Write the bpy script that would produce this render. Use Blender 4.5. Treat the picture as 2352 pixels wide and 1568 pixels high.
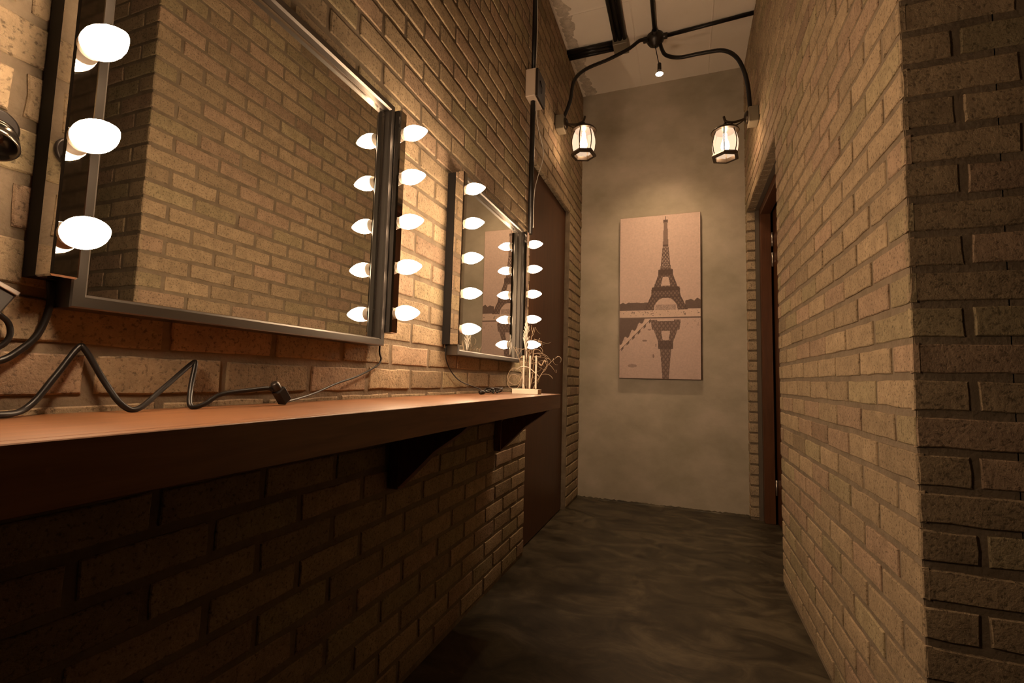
import bpy, math, random
from mathutils import Vector, Matrix
import numpy as np

sc = bpy.context.scene
for o in list(bpy.data.objects):
    bpy.data.objects.remove(o, do_unlink=True)
COL = sc.collection
R = math.radians

# ------------------------------------------------------------------ camera
YAW, PITCH, ROLL = R(-20.3899), R(4.5328), R(1.498)
FPX = 1068.2264
fw = Vector((math.sin(YAW)*math.cos(PITCH), math.cos(YAW)*math.cos(PITCH), math.sin(PITCH)))
rt = Vector((math.cos(YAW), -math.sin(YAW), 0))
up = rt.cross(fw)
rt2 = rt*math.cos(ROLL) + up*math.sin(ROLL)
up2 = up*math.cos(ROLL) - rt*math.sin(ROLL)
cam = bpy.data.objects.new('camera', bpy.data.cameras.new('camera'))
COL.objects.link(cam)
cam.data.sensor_width = 36
cam.data.sensor_fit = 'HORIZONTAL'
cam.data.lens = FPX/2352*36
cam.data.clip_start = 0.02
M = Matrix((rt2, up2, -fw)).transposed().to_4x4()
M.translation = Vector((0.8322, 0, 0.9641))
cam.matrix_world = M
sc.camera = cam

# ------------------------------------------------------------------ world, exposure
w = bpy.data.worlds.new('world'); sc.world = w; w.use_nodes = True
w.node_tree.nodes['Background'].inputs[0].default_value = (0.01, 0.007, 0.004, 1)
w.node_tree.nodes['Background'].inputs[1].default_value = 0.3
sc.view_settings.view_transform = 'Standard'
sc.view_settings.look = 'None'
sc.view_settings.gamma = 1
sc.view_settings.use_curve_mapping = False
sc.view_settings.exposure = 0.0
BULB_E = 180.0
BULB_COL = (1.0, 0.68, 0.42)
LANTERN_E = 11.5
SPOT_W = 34.0
sc.cycles.max_bounces = 12
sc.cycles.diffuse_bounces = 2
sc.cycles.glossy_bounces = 8
sc.cycles.sample_clamp_indirect = 4.0
sc.cycles.caustics_reflective = False
sc.cycles.caustics_refractive = False

rnd = random.Random(7)

# ------------------------------------------------------------------ dimensions (metres)
W = 1.277          # corridor width
YB = 3.90          # concrete end wall
YC = 1.195         # brick corner on the right
HC = 3.472         # ceiling
DL0, DL1, DLZ = 2.50, 3.48, 2.29   # left door opening
DR0, DR1, DRZ = 2.65, 3.83, 2.28   # right door opening
ZC = 0.996         # a brick course starts here
COURSE = 0.075

# ------------------------------------------------------------------ materials
def new_mat(name):
    m = bpy.data.materials.new(name); m.use_nodes = True
    nt = m.node_tree
    return m, nt, nt.nodes['Principled BSDF']

def plain(name, col, rough=0.5, metal=0.0, spec=None):
    m, nt, b = new_mat(name)
    b.inputs['Base Color'].default_value = (*col, 1)
    b.inputs['Roughness'].default_value = rough
    b.inputs['Metallic'].default_value = metal
    if spec is not None: b.inputs['Specular IOR Level'].default_value = spec
    return m

def N(nt, t, **kw):
    n = nt.nodes.new(t)
    for k, v in kw.items(): setattr(n, k, v)
    return n

def noise_mat(name, c1, c2, scale, rough=0.6, bump=0.2, bscale=None, bdist=0.002, stretch=(1,1,1), metal=0.0, detail=6, lo=.3, hi=.7, spec=None):
    m, nt, b = new_mat(name)
    tc = N(nt, 'ShaderNodeTexCoord'); mp = N(nt, 'ShaderNodeMapping')
    mp.inputs['Scale'].default_value = stretch
    nt.links.new(tc.outputs['Object'], mp.inputs['Vector'])
    no = N(nt, 'ShaderNodeTexNoise'); no.inputs['Scale'].default_value = scale; no.inputs['Detail'].default_value = detail
    no.inputs['Roughness'].default_value = 0.6
    nt.links.new(mp.outputs[0], no.inputs['Vector'])
    cr = N(nt, 'ShaderNodeValToRGB')
    cr.color_ramp.elements[0].position = lo; cr.color_ramp.elements[0].color = (*c1, 1)
    cr.color_ramp.elements[1].position = hi; cr.color_ramp.elements[1].color = (*c2, 1)
    nt.links.new(no.outputs['Fac'], cr.inputs['Fac'])
    nt.links.new(cr.outputs['Color'], b.inputs['Base Color'])
    b.inputs['Roughness'].default_value = rough
    b.inputs['Metallic'].default_value = metal
    if spec is not None: b.inputs['Specular IOR Level'].default_value = spec
    if bump:
        n2 = N(nt, 'ShaderNodeTexNoise'); n2.inputs['Scale'].default_value = bscale or scale*4; n2.inputs['Detail'].default_value = 8
        nt.links.new(mp.outputs[0], n2.inputs['Vector'])
        bp = N(nt, 'ShaderNodeBump'); bp.inputs['Strength'].default_value = bump; bp.inputs['Distance'].default_value = bdist
        nt.links.new(n2.outputs['Fac'], bp.inputs['Height'])
        nt.links.new(bp.outputs['Normal'], b.inputs['Normal'])
    return m

def brick_mat():
    m, nt, b = new_mat('sandy_brick')
    at = N(nt, 'ShaderNodeAttribute', attribute_name='tint')
    tc = N(nt, 'ShaderNodeTexCoord')
    n1 = N(nt, 'ShaderNodeTexNoise'); n1.inputs['Scale'].default_value = 22; n1.inputs['Detail'].default_value = 8; n1.inputs['Roughness'].default_value = .7
    nt.links.new(tc.outputs['Object'], n1.inputs['Vector'])
    mr = N(nt, 'ShaderNodeMapRange'); mr.inputs['From Min'].default_value = .3; mr.inputs['From Max'].default_value = .7
    mr.inputs['To Min'].default_value = .72; mr.inputs['To Max'].default_value = 1.18
    nt.links.new(n1.outputs['Fac'], mr.inputs['Value'])
    # dark pits of the rough clay
    n3 = N(nt, 'ShaderNodeTexNoise'); n3.inputs['Scale'].default_value = 130; n3.inputs['Detail'].default_value = 4; n3.inputs['Roughness'].default_value = .65
    nt.links.new(tc.outputs['Object'], n3.inputs['Vector'])
    m3 = N(nt, 'ShaderNodeMapRange'); m3.inputs['From Min'].default_value = .34; m3.inputs['From Max'].default_value = .47
    m3.inputs['To Min'].default_value = .45; m3.inputs['To Max'].default_value = 1.0
    nt.links.new(n3.outputs['Fac'], m3.inputs['Value'])
    mu = N(nt, 'ShaderNodeMath', operation='MULTIPLY')
    nt.links.new(mr.outputs[0], mu.inputs[0]); nt.links.new(m3.outputs[0], mu.inputs[1])
    vm = N(nt, 'ShaderNodeVectorMath', operation='SCALE')
    nt.links.new(at.outputs['Color'], vm.inputs[0]); nt.links.new(mu.outputs[0], vm.inputs['Scale'])
    nt.links.new(vm.outputs[0], b.inputs['Base Color'])
    b.inputs['Roughness'].default_value = .85
    b.inputs['Specular IOR Level'].default_value = .25
    ad = N(nt, 'ShaderNodeMath', operation='ADD')
    nt.links.new(n3.outputs['Fac'], ad.inputs[0]); nt.links.new(n1.outputs['Fac'], ad.inputs[1])
    bp = N(nt, 'ShaderNodeBump'); bp.inputs['Strength'].default_value = .75; bp.inputs['Distance'].default_value = .004
    nt.links.new(ad.outputs[0], bp.inputs['Height'])
    nt.links.new(bp.outputs['Normal'], b.inputs['Normal'])
    return m

def wood_mat(name, c1, c2, axis_scale, rough=.4, rings=14, coat=0.0):
    m, nt, b = new_mat(name)
    tc = N(nt, 'ShaderNodeTexCoord'); mp = N(nt, 'ShaderNodeMapping'); mp.inputs['Scale'].default_value = axis_scale
    nt.links.new(tc.outputs['Object'], mp.inputs['Vector'])
    n1 = N(nt, 'ShaderNodeTexNoise'); n1.inputs['Scale'].default_value = rings; n1.inputs['Detail'].default_value = 8; n1.inputs['Roughness'].default_value = .6
    n1.inputs['Distortion'].default_value = .5
    nt.links.new(mp.outputs[0], n1.inputs['Vector'])
    cr = N(nt, 'ShaderNodeValToRGB')
    cr.color_ramp.elements[0].position = .35; cr.color_ramp.elements[0].color = (*c1, 1)
    cr.color_ramp.elements[1].position = .65; cr.color_ramp.elements[1].color = (*c2, 1)
    nt.links.new(n1.outputs['Fac'], cr.inputs['Fac']); nt.links.new(cr.outputs['Color'], b.inputs['Base Color'])
    b.inputs['Roughness'].default_value = rough
    b.inputs['Coat Weight'].default_value = coat
    b.inputs['Coat Roughness'].default_value = .25
    bp = N(nt, 'ShaderNodeBump'); bp.inputs['Strength'].default_value = .12; bp.inputs['Distance'].default_value = .001
    nt.links.new(n1.outputs['Fac'], bp.inputs['Height']); nt.links.new(bp.outputs['Normal'], b.inputs['Normal'])
    return m

def emit(name, col, strength):
    m, nt, b = new_mat(name)
    nt.nodes.remove(b)
    e = N(nt, 'ShaderNodeEmission'); e.inputs[0].default_value = (*col, 1); e.inputs[1].default_value = strength
    nt.links.new(e.outputs[0], nt.nodes['Material Output'].inputs['Surface'])
    return m

MAT = {}
MAT['brick'] = brick_mat()
MAT['mortar'] = noise_mat('mortar', (.15,.112,.072), (.24,.185,.125), 14, rough=.95, bump=.8, bscale=90, bdist=.004)
MAT['plaster'] = noise_mat('plain_plaster', (.09,.07,.05), (.12,.095,.07), 3, rough=.9, bump=.2)
MAT['concrete_wall'] = noise_mat('cement_render', (.33,.29,.215), (.50,.43,.345), 2.9, rough=.75, bump=.35, bscale=18, bdist=.004, stretch=(1,1,1.3), detail=10)
MAT['ceiling'] = noise_mat('ceiling_paint', (.80,.72,.62), (.87,.79,.69), 2.0, rough=.9, bump=.25, bscale=12, bdist=.003)
MAT['rough_mortar'] = noise_mat('rough_mortar_strip', (.42,.36,.29), (.66,.58,.48), 26, rough=.95, bump=1.0, bscale=60, bdist=.01)
MAT['door_wood'] = wood_mat('door_veneer', (.060,.022,.008), (.088,.033,.012), (6,6,.6), rough=.34, rings=6, coat=.0); MAT['door_wood'].node_tree.nodes['Principled BSDF'].inputs['Specular IOR Level'].default_value = .18
MAT['frame_wood'] = wood_mat('door_frame_wood', (.075,.028,.011), (.11,.042,.017), (8,8,.6), rough=.4, rings=6, coat=.1)
MAT['shelf_wood'] = wood_mat('shelf_wood', (.155,.060,.022), (.215,.090,.034), (9,.7,9), rough=.42, rings=7, coat=.15)
MAT['bracket_wood'] = wood_mat('bracket_wood', (.12,.04,.02), (.18,.065,.03), (6,6,1), rough=.4)
MAT['gunmetal'] = plain('gunmetal_frame', (.155,.14,.125), .36, 1.0)
MAT['gun_lip'] = plain('polished_lip', (.55,.50,.46), .18, 1.0)
MAT['chrome'] = plain('chrome', (.72,.70,.68), .035, 1.0)
MAT['dark_chrome'] = plain('dark_chrome', (.42,.40,.37), .06, 1.0)
MAT['dark_metal'] = plain('dark_metal', (.10,.085,.07), .22, .9)
MAT['matte_black'] = plain('matte_black', (.03,.027,.024), .55)
MAT['flat_black'] = plain('flat_black', (.012,.010,.009), .7, spec=.2)
MAT['black_metal'] = plain('black_metal', (.028,.022,.018), .35, .3)
MAT['black_rubber'] = plain('black_rubber', (.009,.007,.006), .38, spec=.35)
MAT['silver_glass'] = plain('silvered_glass', (.95,.96,.93), .0, 1.0)
MAT['socket'] = plain('socket_ceramic', (.75,.66,.55), .4)
MAT['bulb'] = emit('lit_bulb', BULB_COL, BULB_E)
def _bulb_gradient():
    # frosted lamp: little light leaves the neck, most leaves the front half
    nt = MAT['bulb'].node_tree; e = [n for n in nt.nodes if n.type == 'EMISSION'][0]
    tc = N(nt, 'ShaderNodeTexCoord'); sx = N(nt, 'ShaderNodeSeparateXYZ'); mr = N(nt, 'ShaderNodeMapRange')
    mr.inputs['From Min'].default_value = .082; mr.inputs['From Max'].default_value = .122
    mr.inputs['To Min'].default_value = BULB_E*.05; mr.inputs['To Max'].default_value = BULB_E
    nt.links.new(tc.outputs['Object'], sx.inputs[0]); nt.links.new(sx.outputs['X'], mr.inputs['Value'])
    nt.links.new(mr.outputs[0], e.inputs[1])
_bulb_gradient()
def frosted():
    m = emit('lit_frosted_glass', (1.0,.70,.47), 1.75)
    nt = m.node_tree; e = [n for n in nt.nodes if n.type == 'EMISSION'][0]
    tr = N(nt, 'ShaderNodeBsdfTransparent'); tr.inputs[0].default_value = (1,.95,.88,1)
    mx = N(nt, 'ShaderNodeMixShader'); mx.inputs[0].default_value = .45
    nt.links.new(tr.outputs[0], mx.inputs[1]); nt.links.new(e.outputs[0], mx.inputs[2])
    nt.links.new(mx.outputs[0], nt.nodes['Material Output'].inputs['Surface'])
    return m
MAT['lantern_glass'] = frosted()
MAT['lantern_bulb'] = emit('lit_lantern_bulb', (1.0,.66,.40), LANTERN_E*9)
MAT['spot_face'] = emit('lit_spot_face', (1.0,.8,.6), 30)
MAT['grey_box'] = plain('grey_box_plastic', (.20,.17,.12), .55)
MAT['pale_box'] = plain('pale_box_plastic', (.62,.50,.39), .5)
MAT['bronze'] = plain('dark_bronze', (.05,.035,.022), .38, .6)
MAT['white_wood'] = noise_mat('whitewashed_wood', (.70,.60,.48), (.80,.70,.58), 20, rough=.6, bump=.2)
MAT['twig'] = noise_mat('dry_twig', (.28,.20,.13), (.50,.38,.26), 30, rough=.8, bump=.3)
MAT['plume'] = noise_mat('white_plume', (.75,.68,.58), (.9,.84,.75), 60, rough=.9, bump=.5)
MAT['canvas_side'] = plain('canvas_edge', (.30,.20,.16), .8)
MAT['white_wire'] = plain('white_wire', (.55,.50,.44), .5)
MAT['steel'] = plain('brushed_hinge_steel', (.45,.40,.36), .35, .9)

def floor_mat():
    m, nt, b = new_mat('polished_concrete')
    tc = N(nt, 'ShaderNodeTexCoord'); mp = N(nt, 'ShaderNodeMapping'); mp.inputs['Scale'].default_value = (1,1.6,1)
    nt.links.new(tc.outputs['Object'], mp.inputs['Vector'])
    n1 = N(nt, 'ShaderNodeTexNoise'); n1.inputs['Scale'].default_value = 4.2; n1.inputs['Detail'].default_value = 12; n1.inputs['Roughness'].default_value = .72; n1.inputs['Distortion'].default_value = .9
    nt.links.new(mp.outputs[0], n1.inputs['Vector'])
    cr = N(nt, 'ShaderNodeValToRGB'); el = cr.color_ramp.elements
    el[0].position = .36; el[0].color = (.010,.007,.0035,1); el[1].position = .64; el[1].color = (.088,.068,.040,1)
    e = el.new(.5); e.color = (.038,.029,.016,1)
    nt.links.new(n1.outputs['Fac'], cr.inputs['Fac']); nt.links.new(cr.outputs['Color'], b.inputs['Base Color'])
    mr = N(nt, 'ShaderNodeMapRange'); mr.inputs['To Min'].default_value = .3; mr.inputs['To Max'].default_value = .62
    nt.links.new(n1.outputs['Fac'], mr.inputs['Value']); nt.links.new(mr.outputs[0], b.inputs['Roughness'])
    bp = N(nt, 'ShaderNodeBump'); bp.inputs['Strength'].default_value = .25; bp.inputs['Distance'].default_value = .004
    nt.links.new(n1.outputs['Fac'], bp.inputs['Height']); nt.links.new(bp.outputs['Normal'], b.inputs['Normal'])
    return m
MAT['floor'] = floor_mat()

# ------------------------------------------------------------------ mesh helpers
class MB:
    def __init__(s): s.v=[]; s.f=[]; s.sm=[]
    def add(s, vs, fs, smooth=False):
        o=len(s.v); s.v+= [tuple(v) for v in vs]; s.f += [tuple(i+o for i in f) for f in fs]; s.sm += [smooth]*len(fs); return s
    def box(s, x0,x1,y0,y1,z0,z1, bev=0.0):
        if bev<=0:
            vs=[(x,y,z) for z in (z0,z1) for y in (y0,y1) for x in (x0,x1)]
            return s.add(vs, [(0,2,3,1),(4,5,7,6),(0,1,5,4),(2,6,7,3),(0,4,6,2),(1,3,7,5)])
        # chamfered box: 24 vertices
        vs=[];idx={}
        for ix,(xa,xs) in enumerate(((x0,1),(x1,-1))):
            for iy,(ya,ys) in enumerate(((y0,1),(y1,-1))):
                for iz,(za,zs) in enumerate(((z0,1),(z1,-1))):
                    idx[ix,iy,iz,'x']=len(vs); vs.append((xa, ya+ys*bev, za+zs*bev))
                    idx[ix,iy,iz,'y']=len(vs); vs.append((xa+xs*bev, ya, za+zs*bev))
                    idx[ix,iy,iz,'z']=len(vs); vs.append((xa+xs*bev, ya+ys*bev, za))
        g=lambda a,b,c,k: idx[a,b,c,k]
        fs=[]
        for a in (0,1):
            q=[g(a,0,0,'x'),g(a,0,1,'x'),g(a,1,1,'x'),g(a,1,0,'x')]; fs.append(q if a==0 else q[::-1])
            q=[g(0,a,0,'y'),g(1,a,0,'y'),g(1,a,1,'y'),g(0,a,1,'y')]; fs.append(q if a==0 else q[::-1])
            q=[g(0,0,a,'z'),g(0,1,a,'z'),g(1,1,a,'z'),g(1,0,a,'z')]; fs.append(q if a==0 else q[::-1])
        for a in (0,1):
            for b in (0,1):
                q=[g(a,b,0,'x'),g(a,b,0,'y'),g(a,b,1,'y'),g(a,b,1,'x')]; fs.append(q if (a+b)%2 else q[::-1])
                q=[g(a,0,b,'x'),g(a,1,b,'x'),g(a,1,b,'z'),g(a,0,b,'z')]; fs.append(q if (a+b)%2 else q[::-1])
                q=[g(0,a,b,'y'),g(1,a,b,'y'),g(1,a,b,'z'),g(0,a,b,'z')]; fs.append(q if (a+b)%2==0 else q[::-1])
                for c in (0,1):
                    q=[g(a,b,c,'x'),g(a,b,c,'y'),g(a,b,c,'z')]; fs.append(q if (a+b+c)%2 else q[::-1])
        return s.add(vs,fs)
    def lathe(s, prof, org=(0,0,0), axis='Z', n=24, smooth=True, rot=0.0):
        """prof: list of (r, h) along the axis"""
        org=Vector(org)
        if isinstance(axis,str): d={'X':Vector((1,0,0)),'Y':Vector((0,1,0)),'Z':Vector((0,0,1))}[axis]
        else: d=Vector(axis).normalized()
        a=Vector((0,0,1)) if abs(d.z)<.9 else Vector((1,0,0))
        u=d.cross(a).normalized(); v=d.cross(u)
        vs=[];fs=[]
        for r,h in prof:
            for i in range(n):
                t=2*math.pi*i/n+rot
                vs.append(org+d*h+(u*math.cos(t)+v*math.sin(t))*max(r,1e-5))
        for j in range(len(prof)-1):
            for i in range(n):
                k=(i+1)%n
                fs.append((j*n+i, j*n+k, (j+1)*n+k, (j+1)*n+i))
        fs.append(tuple(range(n))[::-1]); fs.append(tuple(range((len(prof)-1)*n, len(prof)*n)))
        s.add(vs,fs,smooth)
        s.sm[-1]=False; s.sm[-2]=False
        return s
    def tube(s, pts, r, n=10, closed=False):
        pts=[Vector(p) for p in pts]
        m=len(pts); rr=r if isinstance(r,(list,tuple)) else [r]*m
        t0=(pts[1]-pts[0]).normalized()
        a=Vector((0,0,1)) if abs(t0.z)<.9 else Vector((1,0,0))
        u=t0.cross(a).normalized()
        vs=[];fs=[]
        for i,p in enumerate(pts):
            if i==0: t=pts[1]-pts[0]
            elif i==m-1: t=pts[-1]-pts[-2]
            else: t=(pts[i+1]-pts[i]).normalized()+(pts[i]-pts[i-1]).normalized()
            t.normalize()
            u=(u-t*u.dot(t)).normalized(); v=t.cross(u)
            for k in range(n):
                q=2*math.pi*k/n
                vs.append(p+(u*math.cos(q)+v*math.sin(q))*rr[i])
        for i in range(m-1):
            for k in range(n):
                l=(k+1)%n
                fs.append((i*n+k,i*n+l,(i+1)*n+l,(i+1)*n+k))
        fs.append(tuple(range(n))[::-1]); fs.append(tuple(range((m-1)*n,m*n)))
        s.add(vs,fs,True); s.sm[-1]=False; s.sm[-2]=False
        return s
    def prism(s, poly, axis, a0, a1):
        """poly: 2-D outline; axis: extrusion axis (X: poly=(y,z); Y: poly=(x,z); Z: poly=(x,y))"""
        n=len(poly)
        def mk(p,a): return {'X':(a,p[0],p[1]),'Y':(p[0],a,p[1]),'Z':(p[0],p[1],a)}[axis]
        vs=[mk(p,a0) for p in poly]+[mk(p,a1) for p in poly]
        fs=[tuple(range(n)),tuple(range(n,2*n))[::-1]]+[(i,n+i,n+(i+1)%n,(i+1)%n) for i in range(n)]
        return s.add(vs,fs)
    def build(s, name, mat, parent=None, loc=None):
        me=bpy.data.meshes.new(name); me.from_pydata(s.v,[],s.f); me.update()
        me.polygons.foreach_set('use_smooth', s.sm)
        me.materials.append(MAT[mat] if isinstance(mat,str) else mat)
        o=bpy.data.objects.new(name,me); COL.objects.link(o)
        if parent is not None: o.parent=parent
        if loc is not None: o.location=loc
        fix_normals(me)
        return o

import bmesh
def fix_normals(me):
    bm=bmesh.new(); bm.from_mesh(me); bmesh.ops.recalc_face_normals(bm, faces=bm.faces); bm.to_mesh(me); bm.free()

def spline(pts, k=8):
    pts=[Vector(p) for p in pts]
    P=[pts[0]*2-pts[1]]+pts+[pts[-1]*2-pts[-2]]
    out=[]
    for i in range(1,len(P)-2):
        for j in range(k):
            t=j/k
            a,b,c,d=P[i-1],P[i],P[i+1],P[i+2]
            out.append(.5*((2*b)+(c-a)*t+(2*a-5*b+4*c-d)*t*t+(3*b-a-3*c+d)*t**3))
    out.append(P[-2]); return out

def tag(o, label=None, cat=None, group=None, kind=None):
    if label: o['label']=label
    if cat: o['category']=cat
    if group: o['group']=group
    if kind: o['kind']=kind
    return o
def thing(name, loc, label, cat, group=None):
    o=bpy.data.objects.new(name,None); COL.objects.link(o); o.location=loc
    o.empty_display_size=.05
    return tag(o,label,cat,group)
def copy_tree(o, parent=None):
    c=o.copy(); COL.objects.link(c); c.parent=parent
    for ch in list(o.children): copy_tree(ch, c)
    return c

# ------------------------------------------------------------------ brickwork
def brick_wall(name, frame, u0, u1, z0, z1, holes, pitch, joint_of, seed, body, label, cat, parent=None):
    """frame(u, z, d) -> world point; d = distance behind the brick face."""
    r=random.Random(seed)
    V=[];F=[];T=[];SM=[]
    JW=.013; BH=.062
    m0=math.floor((z0-ZC)/COURSE)-1; m1=math.ceil((z1-ZC)/COURSE)+1
    for m in range(m0,m1):
        a=ZC+m*COURSE; b=a+BH
        a_=max(a,z0); b_=min(b,z1)
        if b_-a_<.012: continue
        j=joint_of(m)
        k=math.floor((u0-j)/pitch)-1
        edges=[]
        while j+k*pitch<u1+pitch:
            edges.append(j+k*pitch+r.uniform(-.004,.004)); k+=1
        for e0,e1 in zip(edges[:-1],edges[1:]):
            s0=max(e0+JW/2,u0); s1=min(e1-JW/2,u1)
            segs=[(s0,s1)]
            za,zb=a_,b_
            for (h0,h1,hz) in holes:
                if za<hz-.02:
                    ns=[]
                    for (p,q) in segs:
                        if q<=h0 or p>=h1: ns.append((p,q)); continue
                        if p<h0: ns.append((p,h0))
                        if q>h1: ns.append((h1,q))
                    segs=ns
                    zb_ok=zb
            for (p,q) in segs:
                if q-p<.02: continue
                hue=r.random(); val=r.uniform(.84,1.13)
                c=(.375,.28,.175) if hue<.6 else ((.38,.268,.178) if hue<.85 else (.35,.278,.165))
                if r.random()<.06: val*=.82
                c=tuple(x*val for x in c)
                dz=r.uniform(-.0015,.0015); push=r.uniform(-.0014,.0012)
                n=max(2,int((q-p)/.045))
                ring=[]
                for i in range(n): ring.append((p+(q-p)*i/n, za,0,-1))
                ring.append((q,za,1,-1))
                ring.append((q,(za+zb)/2,1,0))
                for i in range(n): ring.append((q-(q-p)*i/n, zb,0,1))
                ring.append((p,zb,-1,1)); ring.append((p,(za+zb)/2,-1,0))
                nn=len(ring); uc=(p+q)/2; zc=(za+zb)/2
                base=len(V)
                jit=[(r.uniform(-.0013,.0013),r.uniform(-.0015,.0015),r.uniform(0,.0022)) for _ in ring]
                hu=(q-p)/2; hz=(zb-za)/2
                for lay,(ins,dep) in enumerate(((0.0,.012),(.0006,.0022),(.0028,.0003))):
                    for (u,z,_,_),(ju,jz,ji) in zip(ring,jit):
                        fu=1-(ins+(ji if lay else 0))/hu; fz=1-(ins+(ji if lay else 0))/hz
                        uu=uc+(u-uc)*fu+(ju if lay else 0); zz=zc+(z-zc)*fz+jz+dz
                        uu=min(max(uu,u0-.0005),u1+.0005)
                        V.append(frame(uu,zz,dep-push))
                V.append(frame(uc,zc,-push-.0004))
                for lay in range(2):
                    for i in range(nn):
                        i2=(i+1)%nn
                        F.append((base+lay*nn+i,base+lay*nn+i2,base+(lay+1)*nn+i2,base+(lay+1)*nn+i)); SM.append(False)
                for i in range(nn):
                    F.append((base+2*nn+i,base+2*nn+(i+1)%nn,base+3*nn)); SM.append(False)
                T += [(*c,1)]*(3*nn+1)
    nb=len(F)
    for bx in body:
        mb=MB().box(*bx); o=len(V); V+=mb.v; F+=[tuple(i+o for i in f) for f in mb.f]; SM+=mb.sm; T+=[(.3,.23,.15,1)]*len(mb.v)
    me=bpy.data.meshes.new(name); me.from_pydata([tuple(v) for v in V],[],F); me.update()
    me.polygons.foreach_set('use_smooth',SM)
    me.materials.append(MAT['brick']); me.materials.append(MAT['mortar'])
    mi=np.zeros(len(F),dtype=np.int32); mi[nb:]=1; me.polygons.foreach_set('material_index',mi)
    ca=me.color_attributes.new('tint','FLOAT_COLOR','POINT')
    ca.data.foreach_set('color',np.array(T,dtype=np.float32).ravel())
    fix_normals(me)
    o=bpy.data.objects.new(name,me); COL.objects.link(o)
    o['kind']='structure'
    tag(o,label,cat)
    if parent: o.parent=parent
    return o

D=.0065
# left wall (face at X=0)
brick_wall('wall_left', lambda u,z,d:(-d,u,z), -1.2, YB, 0, HC, [(DL0,DL1,DLZ)], .2175,
           lambda m: .651+(0 if m%2 else .10875), 3,
           [(-.22,-D+.002,-1.2,DL0-.0,0,HC),(-.22,-D+.002,DL1,YB,0,HC),(-.22,-D+.002,DL0,DL1,DLZ,HC)],
           'long sandy brick wall on the left behind the mirrors and wooden counter','wall')
# right wall (face at X=W)
brick_wall('wall_right', lambda u,z,d:(W+d,u,z), YC, YB, 0, HC, [(DR0,DR1,DRZ)], .2135,
           lambda m: 1.297+(0 if m%2==0 else .1067), 5,
           [(W+D-.002,W+.16,YC+D,DR0,0,HC),(W+D-.002,W+.16,DR1,YB,0,HC),(W+D-.002,W+.16,DR0,DR1,DRZ,HC)],
           'lit sandy brick wall along the right side of the corridor','wall')
# return wall facing the camera (face at Y=YC, running to the right)
brick_wall('wall_front', lambda u,z,d:(u,YC+d,z), W, 3.4, 0, HC, [], .2135,
           lambda m: 1.375+(0 if m%2 else .1067), 9,
           [(W+.16,3.4,YC+D-.002,YC+.16,0,HC),(W+D,W+.162,YC+D-.002,YC+D+.02,0,HC)],
           'shadowed brick return wall at the right edge facing the viewer','wall')

def struct(o): o['kind']='structure'; return o
# end wall
struct(MB().box(-.22,W+.4,YB,YB+.15,0,HC).build('wall_back','concrete_wall'))
struct(MB().box(-.22,3.55,-2.75,-2.6,0,HC).build('wall_behind','plaster'))
struct(MB().box(3.4,3.55,-2.6,YC+.16,0,HC).build('wall_side','plaster'))
struct(MB().box(-.22,-.0,-2.6,-1.2,0,HC).build('wall_left_rear','plaster'))
# floor: subdivided slab with slight unevenness
def slab(name, mat, x0,x1,y0,y1,zt,th,amp,step,seed):
    r=random.Random(seed); nx=int((x1-x0)/step); ny=int((y1-y0)/step)
    V=[];F=[]
    for j in range(ny+1):
        for i in range(nx+1):
            x=x0+(x1-x0)*i/nx; y=y0+(y1-y0)*j/ny
            V.append((x,y,zt+amp*(math.sin(x*2.1+1)*math.cos(y*1.7)+.5*math.sin(x*5+y*4)) - (0 if 1 else 0)))
    for j in range(ny):
        for i in range(nx):
            a=j*(nx+1)+i; F.append((a,a+1,a+nx+2,a+nx+1))
    mb=MB().add(V,F,True); mb.box(x0,x1,y0,y1,zt-th,zt-amp*2-.002)
    return mb.build(name,mat)
struct(slab('floor','floor',-.22,3.55,-2.75,YB+.1,0,.12,.0008,.12,1))
cb=MB().box(-.22,3.55,-2.75,YB+.15,HC,HC+.15)
struct(cb.build('ceiling','ceiling'))
# faint raised formwork seams left on the ceiling
sm=MB()
for yy in (1.15,2.05,2.95):
    sm.prism([(yy-.012,HC+.001),(yy,HC-.0035),(yy+.012,HC+.001)],'X',0,W)
for xx in (.50,1.02):
    sm.prism([(xx-.008,HC+.001),(xx,HC-.0025),(xx+.008,HC+.001)],'Y',1.0,YB)
struct(sm.build('trim_9','ceiling'))

# rough mortar fillet where the ceiling meets the left wall, and dusty lip along the end wall floor
def rough_strip(name, mat, f, n, m, seed):
    r=random.Random(seed); V=[];F=[]
    for j in range(n+1):
        wv=1+.16*math.sin(j*.31)+.1*math.sin(j*.83)+r.uniform(-.05,.05)
        for i in range(m+1):
            V.append(f(j/n, i/m, wv, r.random()))
    for j in range(n):
        for i in range(m):
            a=j*(m+1)+i; F.append((a,a+1,a+m+2,a+m+1))
    return struct(MB().add(V,F,True).build(name,mat))
rough_strip('trim_1','rough_mortar',lambda t,s,wv,q:(s*.115*wv, 1.6+t*(YB-1.6), HC+.003-(.007*math.sin(math.pi*s)*(.5+q) if 0<s<1 else 0)),110,7,4)
rough_strip('trim_2','floor',lambda t,s,wv,q:(t*W, YB+.003-s*.035*wv, .0+(.012*(1-s)*(.4+q)+ (0 if s<1 else -.004))),70,4,5)

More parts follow.
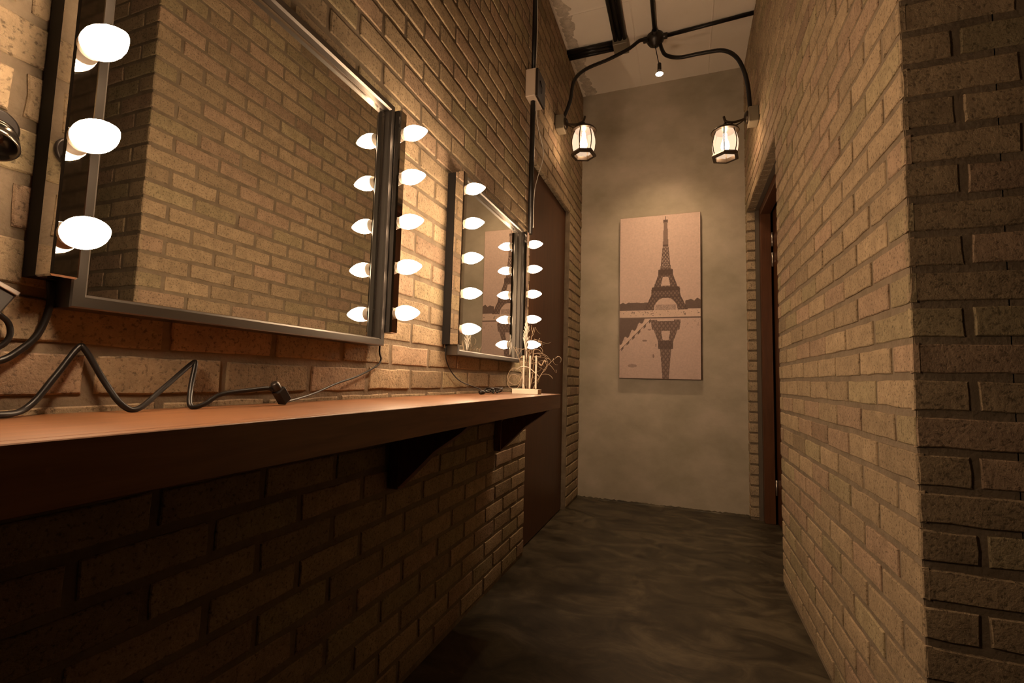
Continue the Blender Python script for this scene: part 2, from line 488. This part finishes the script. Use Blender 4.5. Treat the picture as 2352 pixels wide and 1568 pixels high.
# ------------------------------------------------------------------ doors
# left door, set 4 cm back in its opening
def left_door():
    d=bpy.data.objects.new('door_1',None); COL.objects.link(d); d.location=(-.06,DL0,0)
    d['kind']='structure'; tag(d,'flat reddish-brown wooden door in the left brick wall past the counter','door')
    L=Vector((-.06,DL0,0))
    def P(mb,name,mat): mb.v=[tuple(Vector(v)-L) for v in mb.v]; return mb.build(name,mat,d)
    P(MB().box(-.075,-.035,DL0+.045,DL1-.022,.006,DLZ-.028,.002),'door_leaf','door_wood')
    P(MB().box(-.14,-.040,DL0+.001,DL0+.045,0,DLZ-.001),'door_frame','frame_wood')
    P(MB().box(-.14,-.040,DL1-.022,DL1-.001,0,DLZ-.001),'door_frame','frame_wood')
    P(MB().box(-.14,-.040,DL0+.045,DL1-.022,DLZ-.028,DLZ-.001),'door_frame','frame_wood')
    P(MB().box(-.20,-.142,DL0+.001,DL1-.001,0,DLZ-.001),'door_backing','matte_black')
left_door()
struct(MB().box(-.039,-.004,DL1-.014,DL1+.0005,0,DLZ-.002).build('trim_3','mortar'))

# brick lintel soffit of both doors: a row of brick ends
def soffit(name,x0,x1,y0,y1,z,seed):
    r=random.Random(seed); mb=MB(); y=y0+.004
    while y<y1-.03:
        l=min(.062,y1-y-.004); q=r.uniform(-.0015,.0015)
        mb.box(x0,x1,y,y+l,z-.010+q,z+.004,.002); y+=.075
    me=mb.build(name,'brick')
    ca=me.data.color_attributes.new('tint','FLOAT_COLOR','POINT')
    ca.data.foreach_set('color',np.tile(np.array([.32,.245,.16,1],dtype=np.float32),len(me.data.vertices)))
    return struct(me)
soffit('trim_4',-.045,-.003,DL0,DL1,DLZ,2)
soffit('trim_5',W+.003,W+.058,DR0,DR1,DRZ,3)
# brick ends of the far jamb on the right
def jamb():
    r=random.Random(8); mb=MB()
    for m in range(-13,18):
        a=ZC+m*COURSE
        if a<.005 or a+.062>DRZ-.01: continue
        mb.box(W+.003,W+.056,DR1-.008+r.uniform(-.002,.002),DR1+.01,a,a+.060,.002)
    me=mb.build('trim_6','brick')
    ca=me.data.color_attributes.new('tint','FLOAT_COLOR','POINT')
    ca.data.foreach_set('color',np.tile(np.array([.40,.305,.20,1],dtype=np.float32),len(me.data.vertices)))
    struct(me)
jamb()
struct(MB().box(W+.056,W+.082,DR1-.016,DR1+.01,0,DRZ).build('trim_7','plaster'))
struct(MB().box(W+.056,W+.082,DR0+.0,DR1-.016,DRZ-.014,DRZ+.004).build('trim_8','plaster'))
def right_door():
    L=Vector((W+.083,DR0,0))
    d=bpy.data.objects.new('door_2',None); COL.objects.link(d); d.location=L
    d['kind']='structure'; tag(d,'dark reddish wooden door and frame in the opening on the right wall','door')
    def P(mb,name,mat,par=None): mb.v=[tuple(Vector(v)-L) for v in mb.v]; return mb.build(name,mat,par or d)
    P(MB().box(W+.083,W+.150,DR1-.075,DR1+.01,0,DRZ-.0,.002),'door_frame','frame_wood')
    P(MB().box(W+.083,W+.150,DR0+.001,DR0+.05,0,DRZ-.0,.002),'door_frame','frame_wood')
    P(MB().box(W+.083,W+.150,DR0+.05,DR1-.075,DRZ-.065,DRZ,.002),'door_frame','frame_wood')
    leaf=P(MB().box(W+.165,W+.205,DR0+.01,DR1-.062,.008,DRZ-.05,.002),'door_leaf','door_wood')
    P(MB().box(W+.206,W+.24,DR0-.05,DR1+.06,0,DRZ+.05),'door_backing','matte_black')
    for z in (2.02,1.87,.25):
        P(MB().box(W+.1505,W+.1645,DR1-.072,DR1-.066,z-.05,z+.05,.001).lathe([(.007,-.052),(.007,.052)],(W+.157,DR1-.078,z),'Z',12),'hinge','steel')
right_door()
# closes the space around the right door
struct(MB().box(W+.162,W+.40,YC+.16,DR0-.05,0,HC).box(W+.24,W+.40,DR0-.05,YB,0,HC).box(W+.162,W+.24,DR0-.05,YB,DRZ+.05,HC).box(W+.162,W+.24,DR1+.06,YB,0,DRZ+.05).build('wall_right_core','plaster'))
struct(MB().box(-.30,-.22,-2.75,YB+.15,0,HC).build('wall_left_core','plaster'))

# ------------------------------------------------------------------ counter and brackets
SZ=.898
cn=thing('counter_shelf',(.15,.6,SZ-.06),'long reddish-brown wooden counter shelf fixed to the left brick wall under the mirrors','shelf')
mb=MB().box(.002,.2745,-1.15,2.10,SZ-.028,SZ,.0008); mb.v=[(x-.15,y-.6,z-SZ+.06) for x,y,z in mb.v]; mb.build('shelf_top','shelf_wood',cn)
mb=MB().box(.2748,.297,-1.15,2.10,SZ-.064,SZ,.0012); mb.v=[(x-.15,y-.6,z-SZ+.06) for x,y,z in mb.v]; mb.build('front_apron','shelf_wood',cn)
mb=MB().box(.002,.272,2.076,2.10,SZ-.064,SZ-.0285,.001); mb.v=[(x-.15,y-.6,z-SZ+.06) for x,y,z in mb.v]; mb.build('end_apron','shelf_wood',cn)
def bracket(y,label):
    b=thing('shelf_bracket',(0.001,y,SZ-.066),label,'bracket','wooden brackets under the counter')
    z1=.036
    MB().box(.002,.035,-.022,.022,-.205,z1,.002).build('wall_post',MAT['bracket_wood'],b)
    MB().box(.035,.265,-.022,.022,0,z1,.002).build('top_arm',MAT['bracket_wood'],b)
    MB().prism([(.035,-.198),(.035,-.075),(.050,-.050),(.085,-.022),(.125,-.001),(.262,-.001),(.235,-.026),(.150,-.085),(.075,-.160)],'Y',-.019,.019).build('diagonal_brace',MAT['bracket_wood'],b)
    return b
bracket(1.225,'triangular dark wooden bracket under the middle of the counter')
bracket(2.05,'triangular dark wooden bracket under the far end of the counter')

# ------------------------------------------------------------------ mirrors and bulb strips
def make_mirror(label):
    """origin: lower near corner on the wall plane"""
    t=thing('vanity_mirror',(0,0,0),label,'mirror','square framed mirrors')
    w_,h_=.708,.693; d=.050; b=.020
    fr=MB()
    # mitred frame of four bars with a dark back tray
    def bar(p):  # p: list of four corners outer/inner
        pass
    ring=lambda o,x:[(x,o,o),(x,w_-o,o),(x,w_-o,h_-o),(x,o,h_-o)]
    layers=[ring(0,.001),ring(0,d-.002),ring(.002,d),ring(b-.004,d),ring(b,d-.005),ring(b,.024)]
    V=[v for l in layers for v in l]; F=[]
    for k in range(len(layers)-1):
        for i in range(4):
            j=(i+1)%4; F.append((k*4+i,k*4+j,(k+1)*4+j,(k+1)*4+i))
    F.append((0,3,2,1))
    F.append((20,21,22,23))
    fr.add(V,F); fr.build('frame','gunmetal',t)
    lp=MB()
    l2=[ring(b+.0003,.0265),ring(b+.0003,.0305),ring(b+.003,.0305),ring(b+.003,.0265)]
    V=[v for l in l2 for v in l]; F=[]
    for k in range(4):
        for i in range(4):
            j=(i+1)%4; kk=(k+1)%4; F.append((k*4+i,k*4+j,kk*4+j,kk*4+i))
    lp.add(V,F); lp.build('inner_lip','gun_lip',t)
    MB().box(.0242,.0265,b,w_-b,b,h_-b).build('mirror_glass','silver_glass',t)
    return t
def place_copy(src,loc,label):
    c=copy_tree(src); c.location=loc; c['label']=label; return c
m1=make_mirror('large square mirror in dark metal frame nearest the viewer on the left wall')
m1.location=(0,.378,1.045)
m2=place_copy(m1,(0,1.531,1.045),'far square mirror in dark metal frame reflecting the tower picture')

BZ=[.057+.1305*k for k in range(5)]
bulb_prof=[(.0150,.0070),(.0180,.0072),(.0198,.014),(.0212,.023),(.0208,.033),(.0182,.045),(.0138,.056),(.0085,.066),(.0040,.072),(.001,.0745)]
def make_strip(label):
    t=thing('vanity_light_strip',(0,0,0),label,'light','bulb strips beside the mirrors')
    sw,sh=.030,.648
    MB().box(.001,.0318,.001,sw-.001,0.0015,sh-.0015).build('backing_channel','flat_black',t)
    MB().box(.032,.069,0,sw,0,sh,.0024).build('chrome_housing','chrome',t)
    for z in BZ:
        MB().lathe([(.0140,0),(.0150,.001),(.0175,.010),(.0180,.0125),(.0150,.0128)],(.069,sw/2,z),'X',20).build('socket','socket',t)
        MB().lathe(bulb_prof,(.0745,sw/2,z),'X',24).build('light_bulb','bulb',t)
    return t
s1=make_strip('chrome bulb strip at the left edge of the nearest mirror, bulbs largest in view')
s1.location=(0,.346,1.081)
place_copy(s1,(0,1.088,1.081),'chrome bulb strip on the far side of the nearest mirror')
place_copy(s1,(0,1.500,1.081),'chrome bulb strip on the near side of the far mirror')
place_copy(s1,(0,2.240,1.081),'chrome bulb strip on the far side of the far mirror, next to the door')

# ------------------------------------------------------------------ cables, plugs
def cable(name,pts,r,label,mat='black_rubber',cat='cable',k=8):
    o=MB().tube(spline(pts,k),r,8).build(name,mat)
    return tag(o,label,cat)
cable('power_cable',[(.06,.20,.905),(.05,.305,.9035),(.03,.352,.908),(.018,.385,.95),(.012,.410,.990),(.014,.418,.990),(.03,.437,.945),(.05,.452,.910),(.05,.475,.9035),(.035,.52,.935),(.016,.575,.975),(.018,.580,.973),(.03,.567,.935),(.05,.555,.9035),(.055,.575,.906),(.055,.605,.922),(.06,.66,.929),(.065,.695,.932),(.068,.705,.928)],.0042,'bent black power cable zigzagging along the counter under the nearest mirror')
plug=thing('power_plug',(.075,.715,.915),'small black plug lying on the counter against the brick wall','plug')
pb=MB().box(-.010,.010,-.011,.011,-.022,.012,.003).build('plug_body','black_rubber',plug)
pb.rotation_euler=(R(38),0,0)
pc=MB().lathe([(.0065,0),(.0085,.004),(.0085,.016),(.006,.020)],(0,0,0),'Z',14).build('plug_collar','black_metal',plug)
pc.location=(0,-.006,.006); pc.rotation_euler=(R(38),0,0)
plug.location=(.070,.722,.9215)
cable('power_cable',[(.066,.740,.9045),(.05,.79,.909),(.03,.86,.919),(.02,.94,.940),(.012,1.03,.960),(.011,1.11,.990),(.011,1.128,1.010),(.012,1.118,1.030),(.012,1.122,1.0780)],.0026,'thin black cable rising from the counter to the far lower corner of the nearest mirror')
cable('power_cable',[(.010,1.515,1.075),(.010,1.52,1.03),(.012,1.56,.985),(.014,1.63,.950),(.02,1.72,.930),(.05,1.74,.918),(.08,1.70,.9045)],.0022,'thin dark cable hanging from the lower near corner of the far mirror')
tag(MB().lathe([(.004,0),(.008,.003),(.008,.022),(.006,.028)],(.085,1.665,.9065),(0.25,1,0),14).build('cable_connector','black_rubber'),'small black cable connector on the counter beneath the far mirror','connector')
cl=[]
r_=random.Random(3)
for i in range(26):
    a=i*1.15; cl.append((.085+.028*math.cos(a)*(.6+.4*r_.random()),1.80+.07*math.sin(a*.8)*(.6+.4*r_.random()),.9035+.018*abs(math.sin(a*.55))))
cable('cable_bundle',cl,.0030,'tangled black cable heap on the counter beside the decorative branches')
# near left edge: cable from the strip, loop and black power box
cable('power_cable',[(.012,.372,1.082),(.011,.375,1.05),(.010,.367,1.01),(.010,.350,.985),(.012,.325,.968),(.012,.28,.975)],.0045,'black cable dropping from the nearest bulb strip at the left edge')
pwb=thing('power_adapter',(.02,.305,1.045),'black box with a pale edge on the brick wall at the left edge','adapter')
b_=MB().box(.001,.028,-.045,.028,-.024,.024,.002).build('adapter_body','matte_black',pwb); b_.rotation_euler=(R(-28),0,0); 
b_=MB().box(.0285,.031,-.045,.028,.018,.0235,.0006).build('adapter_edge','steel',pwb); b_.rotation_euler=(R(-28),0,0)
pwb.location=(.0,.300,1.050)
cable('power_cable',[(.015,.322,1.03),(.014,.334,1.018),(.014,.336,1.0),(.014,.325,.985),(.014,.30,.98)],.0035,'short black cable looping below the black box at the left edge')
# round spotlight head on the wall at the very left
sp=thing('wall_spotlight',(0,.262,1.27),'unlit round black spotlight head with ribbed collar at the left edge','spotlight')
ax=Vector((.50,-.22,-.83)).normalized()
MB().lathe([(.032,0),(.034,.002),(.034,.010),(.030,.012)],(0.001,0,.02),'X',28).build('wall_base','black_metal',sp)
prof=[(.016,0),(.020,.004),(.020,.010),(.028,.012),(.028,.018),(.0235,.020),(.0235,.024),(.033,.026),(.034,.033),(.027,.035),(.027,.040),(.036,.043),(.038,.060),(.0365,.062),(.033,.061),(.030,.045),(.012,.030)]
MB().lathe(prof,(.008,.0,.018),ax,36).build('lamp_head','dark_metal',sp)
MB().lathe([(.0005,.030),(.012,.031),(.012,.040),(.0005,.042)],(.008,.0,.018),ax,20).build('reflector_bulb','dark_chrome',sp)
sp.location=(0,.306,1.258); sp.scale=(.64,.64,.64)

# ------------------------------------------------------------------ decorative branches at the end of the counter
dv=thing('branch_stand',(.19,1.93,SZ),'whitewashed stand with three upright sticks at the far end of the counter','decoration')
blk=MB().box(-.060,.058,-.012,.040,0,.022,.001).build('base_block','white_wood',dv)
for x in (-.017,.012,.040):
    MB().lathe([(.0042,.0215),(.0044,.03),(.0040,.16),(.0032,.168)],(x,.014,0),'Z',10).build('stick','white_wood',dv)
MB().tube(spline([(-.052,.02,.105),(-.03,.008,.118),(.0,.006,.118),(.022,.010,.105),(.05,.018,.08)],6),.0016,8).build('cross_wire','white_wood',dv)
dv.location=(.187,1.925,SZ)
tw=thing('dried_branches',(.17,1.99,SZ+.001),'curly dried twigs with a white plume rising behind the whitewashed stand','branches')
r_=random.Random(11)
def twig(x,y,z,dx,dy,dz,l,rad,curl):
    p=Vector((x,y,z)); d=Vector((dx,dy,dz)).normalized(); pts=[p.copy()]; ax_=Vector((r_.uniform(-1,1),r_.uniform(-1,1),r_.uniform(-.3,.3))).normalized()
    n=14
    for i in range(n):
        d=(Matrix.Rotation(curl*(.5+r_.random())/n,3,ax_)@d+Vector((r_.uniform(-.12,.12),r_.uniform(-.12,.12),r_.uniform(-.1,.1)))).normalized()
        p=p+d*l/n; pts.append(p.copy())
    return pts,[rad*(1-.6*i/n) for i in range(n+1)]
stems=[(0,0,0, .05,-.05,1,.27),(.01,0,0,.35,-.1,1,.25),(-.01,.01,0,-.15,0,1,.22),(.02,0,0,.5,-.05,1,.22),(0,0,0,.2,-.05,1,.30)]
mbs=MB()
for (x,y,z,dx,dy,dz,l) in stems:
    pts,rr=twig(x,y,z,dx,dy,dz,l,.0026,.6); mbs.tube(pts,rr,7)
    for q in (4,6,7,8,9,10,11,12,13):
        b0=pts[q]; p2,r2=twig(b0.x,b0.y,b0.z,r_.uniform(-.2,1),r_.uniform(-.6,.4),r_.uniform(.0,1),r_.uniform(.05,.11),.0013,4.2); mbs.tube(p2,r2,5)
mbs.build('twigs','twig',tw)
mbc=MB()
for (cx,cz,rx) in ((-.052,.075,.034),(-.055,.05,.030)):
    mbc.tube([(cx+rx*math.cos(a),-.02+.006*math.sin(3*a),cz+rx*1.1*math.sin(a)) for a in [i*.33 for i in range(20)]],.0014,6)
mbc.tube(spline([(.045,-.03,.165),(.06,-.035,.14),(.078,-.04,.125),(.09,-.04,.145),(.10,-.04,.14)],5),.003,7)
mbc.build('curled_vine','twig',tw)
pl=MB()
for i in range(110):
    h=.20+.11*(i%60)/60; a=r_.uniform(0,6.28); q=.012*math.sin(math.pi*(i+4)/66)+.005
    pl.tube([(.002,-.03,h-.012),(.002+q*.6*math.cos(a),-.03+q*.6*math.sin(a),h),(.002+q*math.cos(a),-.03+q*math.sin(a),h+.012)],[.0022,.0022,.0008],5)
pl.tube([(0,0,.0),(.004,-.015,.1),(.002,-.03,.2),(.002,-.03,.32)],.002,6)
pl.build('white_plume','plume',tw)

# ------------------------------------------------------------------ canvas print on the end wall
CX0,CX1,CZ0,CZ1=.333,.955,.990,2.318
cv=thing('canvas_print',((CX0+CX1)/2,YB-.032,CZ0),'tall sepia canvas print of a lattice tower mirrored in water on the end wall','picture')
MB().box(-(CX1-CX0)/2,(CX1-CX0)/2,.0005,.0315,0,CZ1-CZ0,.002).build('stretched_canvas','canvas_side',cv)
def print_image():
    nu,nv=176,372
    U,V=np.meshgrid((np.arange(nu)+.5)/nu,(np.arange(nv)+.5)/nv)   # V down
    rs=np.random.RandomState(2)
    def smooth(a,k):
        for _ in range(k):
            a=(a+np.roll(a,1,0)+np.roll(a,-1,0)+np.roll(a,1,1)+np.roll(a,-1,1))/5
        return a
    nz=smooth(rs.rand(nv,nu),2); nz=(nz-nz.mean())/nz.std()
    fine=rs.rand(nv,nu)
    n1=np.interp(np.arange(nu),np.linspace(0,nu,28),rs.rand(28))
    sky=np.array([.66,.49,.425]); sky2=np.array([.64,.47,.41]); dark=np.array([.10,.062,.052]); mid=np.array([.20,.13,.108]); pale=np.array([.72,.54,.45])
    img=sky[None,None,:]*(1-V[...,None])+sky2[None,None,:]*V[...,None]
    # water slightly darker to the bottom
    wm=np.clip((V-.62)/.38,0,1)[...,None]; img=img*(1-wm*.16)
    uc=.580
    def put(mask,col,al=1.0):
        a=(mask*al)[...,None]; img[:]=img*(1-a)+np.array(col)*a
    def half(v,pts): return np.interp(v,[p[0] for p in pts],[p[1] for p in pts])
    lat=lambda s1,s2:(((np.abs(np.mod((U-uc)*s1+V*s2,1)-.5)<.20)|(np.abs(np.mod((U-uc)*s1-V*s2,1)-.5)<.20)))
    # horizon trees
    tl=.545-.012*n1[None,:]; put(((V>tl)&(V<.585)&(U<.40)).astype(float),dark,.9)
    tr=.530-.018*n1[::-1][None,:]+(1-U)*.07; put(((V>tr)&(V<.58)&(U>.82)).astype(float),dark,.9)
    # tower body
    out=half(V,[(0.009,.004),(.035,.007),(.05,.022),(.19,.034),(.33,.063),(.345,.088),(.372,.092),(.375,.094),(.447,.148),(.449,.172),(.497,.180),(.54,.222),(.585,.268)])
    X=np.abs(U-uc)
    body=(X<out)&(V>.009)&(V<.585)
    hollow=(V>.385)&(V<.438)&(X<half(V,[(.385,.034),(.438,.058)]))
    arch=(V>.513)&(((X/.145)**2+((V-.585)/.074)**2)<1)
    cap=(V>.03)&(V<.05)&(X<.029)
    b=(body&~hollow&~arch)|cap
    put(b.astype(float),mid,.92)
    put((b&lat(22,34)&(V>.20)).astype(float),dark,.75)
    put((b&(V>.20)&(V<.33)&~lat(26,42)&(X<out*.8)).astype(float),sky,.45)
    for v0,v1,h in ((.338,.372,.09),(.447,.470,.172),(.186,.194,.036),(.030,.046,.028)):
        put(((V>v0)&(V<v1)&(X<h)).astype(float),dark,.85)
    put((b&(V>.50)&(V<.513)).astype(float),dark,.4)
    legshade=b&(V>.375)&(X>out-.02); put(legshade.astype(float),dark,.5)
    # building behind arch
    put(((V>.555)&(V<.59)&(X<.125)&(fine<.8)).astype(float),mid,.55)
    # bank
    put(((V>.585)&(V<.630)).astype(float),pale,.9)
    put(((V>.590)&(V<.622)&(nz>1.5)).astype(float),dark,.7)
    put(((V>.629)&(V<.637)).astype(float),dark,.85)
    # reflection
    vr=(V-.637)
    rout=half(V,[(.637,.185),(.705,.17),(.707,.145),(.775,.095),(.778,.092),(.82,.088),(.823,.068),(1.0,.037)])
    rb=(V>.645)&(X<rout)
    rh=(V>.712)&(V<.770)&(X<half(V,[(.712,.055),(.770,.035)]))
    ra=(V>.640)&(V<.652)&(X<.10)
    rb=rb&~rh&~ra
    put(rb.astype(float),mid,.85); put((rb&lat(20,30)).astype(float),dark,.6)
    put(((V>.775)&(V<.822)&(X<.09)).astype(float),dark,.7)
    # dark reflection of trees, pale diagonal edge and posts
    line=.637+(.40-U)*.48
    put(((V>.637)&(V<line-.035+.012*np.sin(U*70))&(U<.38)).astype(float),dark,.88)
    dd=V-line
    put(((np.abs(dd+.012)<.012)&(U<.40)&(V>.637)).astype(float),pale,.7)
    post=(np.abs(np.mod(U*14,1)-.5)<.22)
    put(((dd>0)&(dd<.018)&post&(U<.40)).astype(float),dark,.85)
    put(((dd>0)&(dd<.006)&(U<.40)).astype(float),dark,.6)
    for (a,c,h1,h2) in ((.38,.705,.022,.004),(.32,.772,.032,.006),(.46,.80,.008,.010),(.43,.865,.012,.012),(.165,.925,.06,.010)):
        put((((U-a)/h1)**2+((V-c)/h2)**2<1).astype(float),mid,.75 if h1<.05 else .55)
    put(((V>.64)&(V<.70)&(U>.80)&(nz>1.2)).astype(float),mid,.4)
    img*= (1+.03*nz)[...,None]
    return nu,nv,np.clip(img,0,1)
nu,nv,img=print_image()
wd,hg=CX1-CX0-.004,CZ1-CZ0-.004
V_=[(-wd/2+wd*i/nu,-.0004,hg+.002-hg*j/nv) for j in range(nv+1) for i in range(nu+1)]
F_=[(j*(nu+1)+i,j*(nu+1)+i+1,(j+1)*(nu+1)+i+1,(j+1)*(nu+1)+i) for j in range(nv) for i in range(nu)]
me=bpy.data.meshes.new('printed_image'); me.from_pydata(V_,[],F_); me.update()
ca=me.color_attributes.new('ink','FLOAT_COLOR','CORNER')
cc=np.concatenate([img.reshape(-1,3),np.ones((nu*nv,1))],axis=1).astype(np.float32)
ca.data.foreach_set('color',np.repeat(cc,4,axis=0).ravel())
m,nt,bb=new_mat('sepia_print')
at=N(nt,'ShaderNodeAttribute',attribute_name='ink'); nt.links.new(at.outputs['Color'],bb.inputs['Base Color']); bb.inputs['Roughness'].default_value=.7
me.materials.append(m)
po=bpy.data.objects.new('printed_image',me); COL.objects.link(po); po.parent=cv

# ------------------------------------------------------------------ lanterns
def make_lantern(label):
    """origin on the wall plane; the lamp points along +X"""
    t=thing('wall_lantern',(0,0,0),label,'lantern','carriage lanterns on the side walls')
    MB().box(.001,.060,-.045,.045,-.052,.050,.004).build('mounting_box','grey_box',t)
    MB().lathe([(.040,0),(.040,.006),(.030,.016),(.014,.022)],(.0605,0,.0),'X',24).build('back_plate','bronze',t)
    arm=MB().tube(spline([(.075,0,-.006),(.10,0,-.012),(.135,0,-.018),(.165,0,-.014),(.190,0,-.002),(.200,0,.030)],6),.0075,10)
    arm.tube(spline([(.08,0,-.012),(.105,0,-.03),(.13,0,-.04),(.15,0,-.03),(.15,0,-.018)],5),.004,8)
    arm.build('arm','bronze',t)
    cx=.193
    MB().lathe([(.004,-.010),(.010,-.018),(.012,-.028),(.030,-.036),(.055,-.050),(.080,-.066),(.086,-.076),(.080,-.078)],(cx,0,0),'Z',32).build('roof','bronze',t)
    G=[(.060,-.077),(.070,-.105),(.0775,-.140),(.0785,-.165),(.0745,-.200),(.066,-.232)]
    n=32; mb=MB(); V=[];F=[]
    prof=G
    for r,z in prof:
        for i in range(n):
            a=2*math.pi*i/n; V.append((cx+r*math.cos(a),r*math.sin(a),z))
    for j in range(len(prof)-1):
        for i in range(n): F.append((j*n+i,j*n+(i+1)%n,(j+1)*n+(i+1)%n,(j+1)*n+i))
    mb.add(V,F,True).build('glass_shade','lantern_glass',t)
    for k in range(6):
        a=2*math.pi*(k+.35)/6
        MB().tube([(cx+(r+.0015)*math.cos(a),(r+.0015)*math.sin(a),z) for r,z in G],.0036,8).build('rib','bronze',t)
    # six-sided base ring, open in the middle
    V=[];F=[]
    for (r,z) in ((.062,-.228),(.080,-.228),(.088,-.242),(.086,-.252),(.064,-.252)):
        for k in range(6):
            a=2*math.pi*(k+.35)/6; V.append((cx+r*math.cos(a),r*math.sin(a),z))
    for j in range(5):
        for k in range(6): F.append((j*6+k,j*6+(k+1)%6,((j+1)%5)*6+(k+1)%6,((j+1)%5)*6+k))
    MB().add(V,F).build('base_ring','bronze',t)
    MB().lathe([(.010,-.085),(.012,-.10),(.012,-.12),(.022,-.15),(.026,-.175),(.018,-.20),(.003,-.21)],(cx,0,0),'Z',20).build('lamp_bulb','lantern_bulb',t)
    return t
l1=make_lantern('lit carriage lantern on the left wall, above the left door')
l1.location=(0,3.02,2.735)
l2=copy_tree(l1); l2.location=(W,3.18,2.665); l2.rotation_euler=(0,0,math.pi); l2['label']='lit carriage lantern on the right wall, above the right opening'

# ------------------------------------------------------------------ ceiling conduits, junction boxes, pendant
def conduit(pts,r,label,sm=False,name='conduit'):
    p=spline(pts,7) if sm else [Vector(q) for q in pts]
    return tag(MB().tube(p,r,14).build(name,'black_rubber'),label,'conduit','black conduits on the ceiling')
zc=HC-.016
jb=thing('junction_box',(.641,3.335,HC),'round black junction box in the middle of the ceiling','junction box')
MB().lathe([(.058,-.0005),(.060,-.004),(.060,-.042),(.052,-.050),(.046,-.062),(.030,-.066),(.022,-.080),(.012,-.083)],(0,0,0),'Z',28).build('box_body','black_metal',jb)
for a in (0,90,180,270):
    c,s=math.cos(R(a)),math.sin(R(a))
    MB().lathe([(.019,.052),(.021,.056),(.021,.082),(.017,.085)],(0,0,-.018),(c,s,0),16).build('cable_gland','black_metal',jb)
conduit([(.646,1.6,zc),(.641,3.255,zc)],.0145,'straight black conduit running along the ceiling to the round junction box')
conduit([(.722,3.335,zc-.002),(W-.001,3.30,zc-.002)],.0130,'straight black conduit crossing the ceiling from the junction box to the right wall')
conduit([(.596,3.30,HC-.05),(.54,3.28,3.42),(.462,3.26,3.36),(.328,3.22,3.285),(.166,3.16,3.20),(.102,3.09,3.08),(.088,3.05,2.92),(.058,3.02,2.80),(.045,3.02,2.786)],.0125,'curved black conduit sweeping left from the junction box down to the left lantern',True)
conduit([(.676,3.352,HC-.058),(.686,3.350,3.37),(.717,3.32,3.295),(.805,3.30,3.245),(.95,3.27,3.222),(1.08,3.24,3.19),(1.156,3.22,3.116),(1.199,3.20,3.002),(1.221,3.18,2.867),(1.232,3.18,2.716)],.0130,'curved black conduit bending right from the junction box down to the right lantern',True)
# grey square box with three parallel conduits on each side
tag(MB().box(.345,.452,3.262,3.385,HC-.055,HC-.001,.004).build('junction_box','grey_box'),'square olive grey junction box at the corner of the triple conduits','junction box')
for i,(x,nm) in enumerate(((.366,'left'),(.399,'middle'),(.432,'right'))):
    conduit([(x,1.6,zc-.004),(x,3.2615,zc-.004)],.0150,'%s one of three parallel black conduits running along the ceiling to the square box'%nm)
for i,(y,nm) in enumerate(((3.283,'nearest'),(3.318,'middle'),(3.353,'farthest'))):
    conduit([(.001,y,zc-.004),(.3445,y,zc-.004)],.0150,'%s of three short black conduits between the square box and the left wall'%nm)
pd=thing('pendant_spotlight',(.672,3.30,3.155),'small lit reflector bulb hanging on a thin cord from the junction box','lamp')
MB().tube([(-.031,.035,.2345),(-.020,.022,.17),(-.004,.004,.075)],.003,8).build('cord','black_rubber',pd)
MB().lathe([(.008,.078),(.013,.072),(.014,.030),(.012,.026)],(0,0,0),'Z',18).build('lamp_holder','black_metal',pd)
MB().lathe([(.012,.0265),(.014,.020),(.022,.006),(.026,-.004)],(0,0,0),'Z',24).build('reflector','steel',pd)
MB().lathe([(.0258,-.0045),(.024,-.007),(.012,-.009),(.001,-.0095)],(0,0,0),'Z',24).build('bulb_face','spot_face',pd)
ld=bpy.data.lights.new('spot_beam','SPOT'); ld.energy=SPOT_W*3; ld.color=(1,.68,.38); ld.spot_size=R(94); ld.spot_blend=1.0; ld.shadow_soft_size=.025
lo=bpy.data.objects.new('spot_beam',ld); COL.objects.link(lo); lo.parent=pd; lo.location=(0,0,-.0115)
lo.rotation_euler=(R(6),0,0)

# ------------------------------------------------------------------ vertical pipe and switch box on the left wall end
vp=MB().tube([(.030,2.40,HC-.002),(.030,2.40,2.70)],.0145,14)
tag(vp.build('conduit','black_rubber'),'vertical black pipe on the left brick wall above the pale switch box','conduit','black conduits on the left wall')
tag(MB().tube([(.030,2.40,2.535),(.030,2.40,1.765)],.0145,14).build('conduit','black_rubber'),'vertical black pipe on the left brick wall below the pale switch box','conduit','black conduits on the left wall')
sb=thing('switch_box',(0,2.41,2.615),'pale box with a black front panel on the vertical pipe above the far mirror','switch box')
MB().box(.001,.058,-.065,.085,-.078,.083,.003).build('box_body','pale_box',sb)
MB().box(.0582,.072,-.060,.085,-.080,.083,.002).build('front_panel','black_metal',sb)
MB().tube([(.0735,-.02,.03),(.078,0,.0),(.0735,.01,-.03)],.003,6).build('panel_wire','black_rubber',sb)
cable('thin_wire',[(.050,2.385,3.45),(.048,2.386,3.2),(.050,2.386,2.9),(.046,2.386,2.70)],.0022,'thin pale wire running down the pipe above the switch box','white_wire','wire')
cable('thin_wire',[(.048,2.388,2.53),(.055,2.42,2.4),(.080,2.46,2.25),(.058,2.43,2.1),(.049,2.405,2.0),(.048,2.40,1.80)],.0020,'thin pale wire hanging in a bow beside the pipe near the door','white_wire','wire')

sc.view_settings.exposure = 0.0
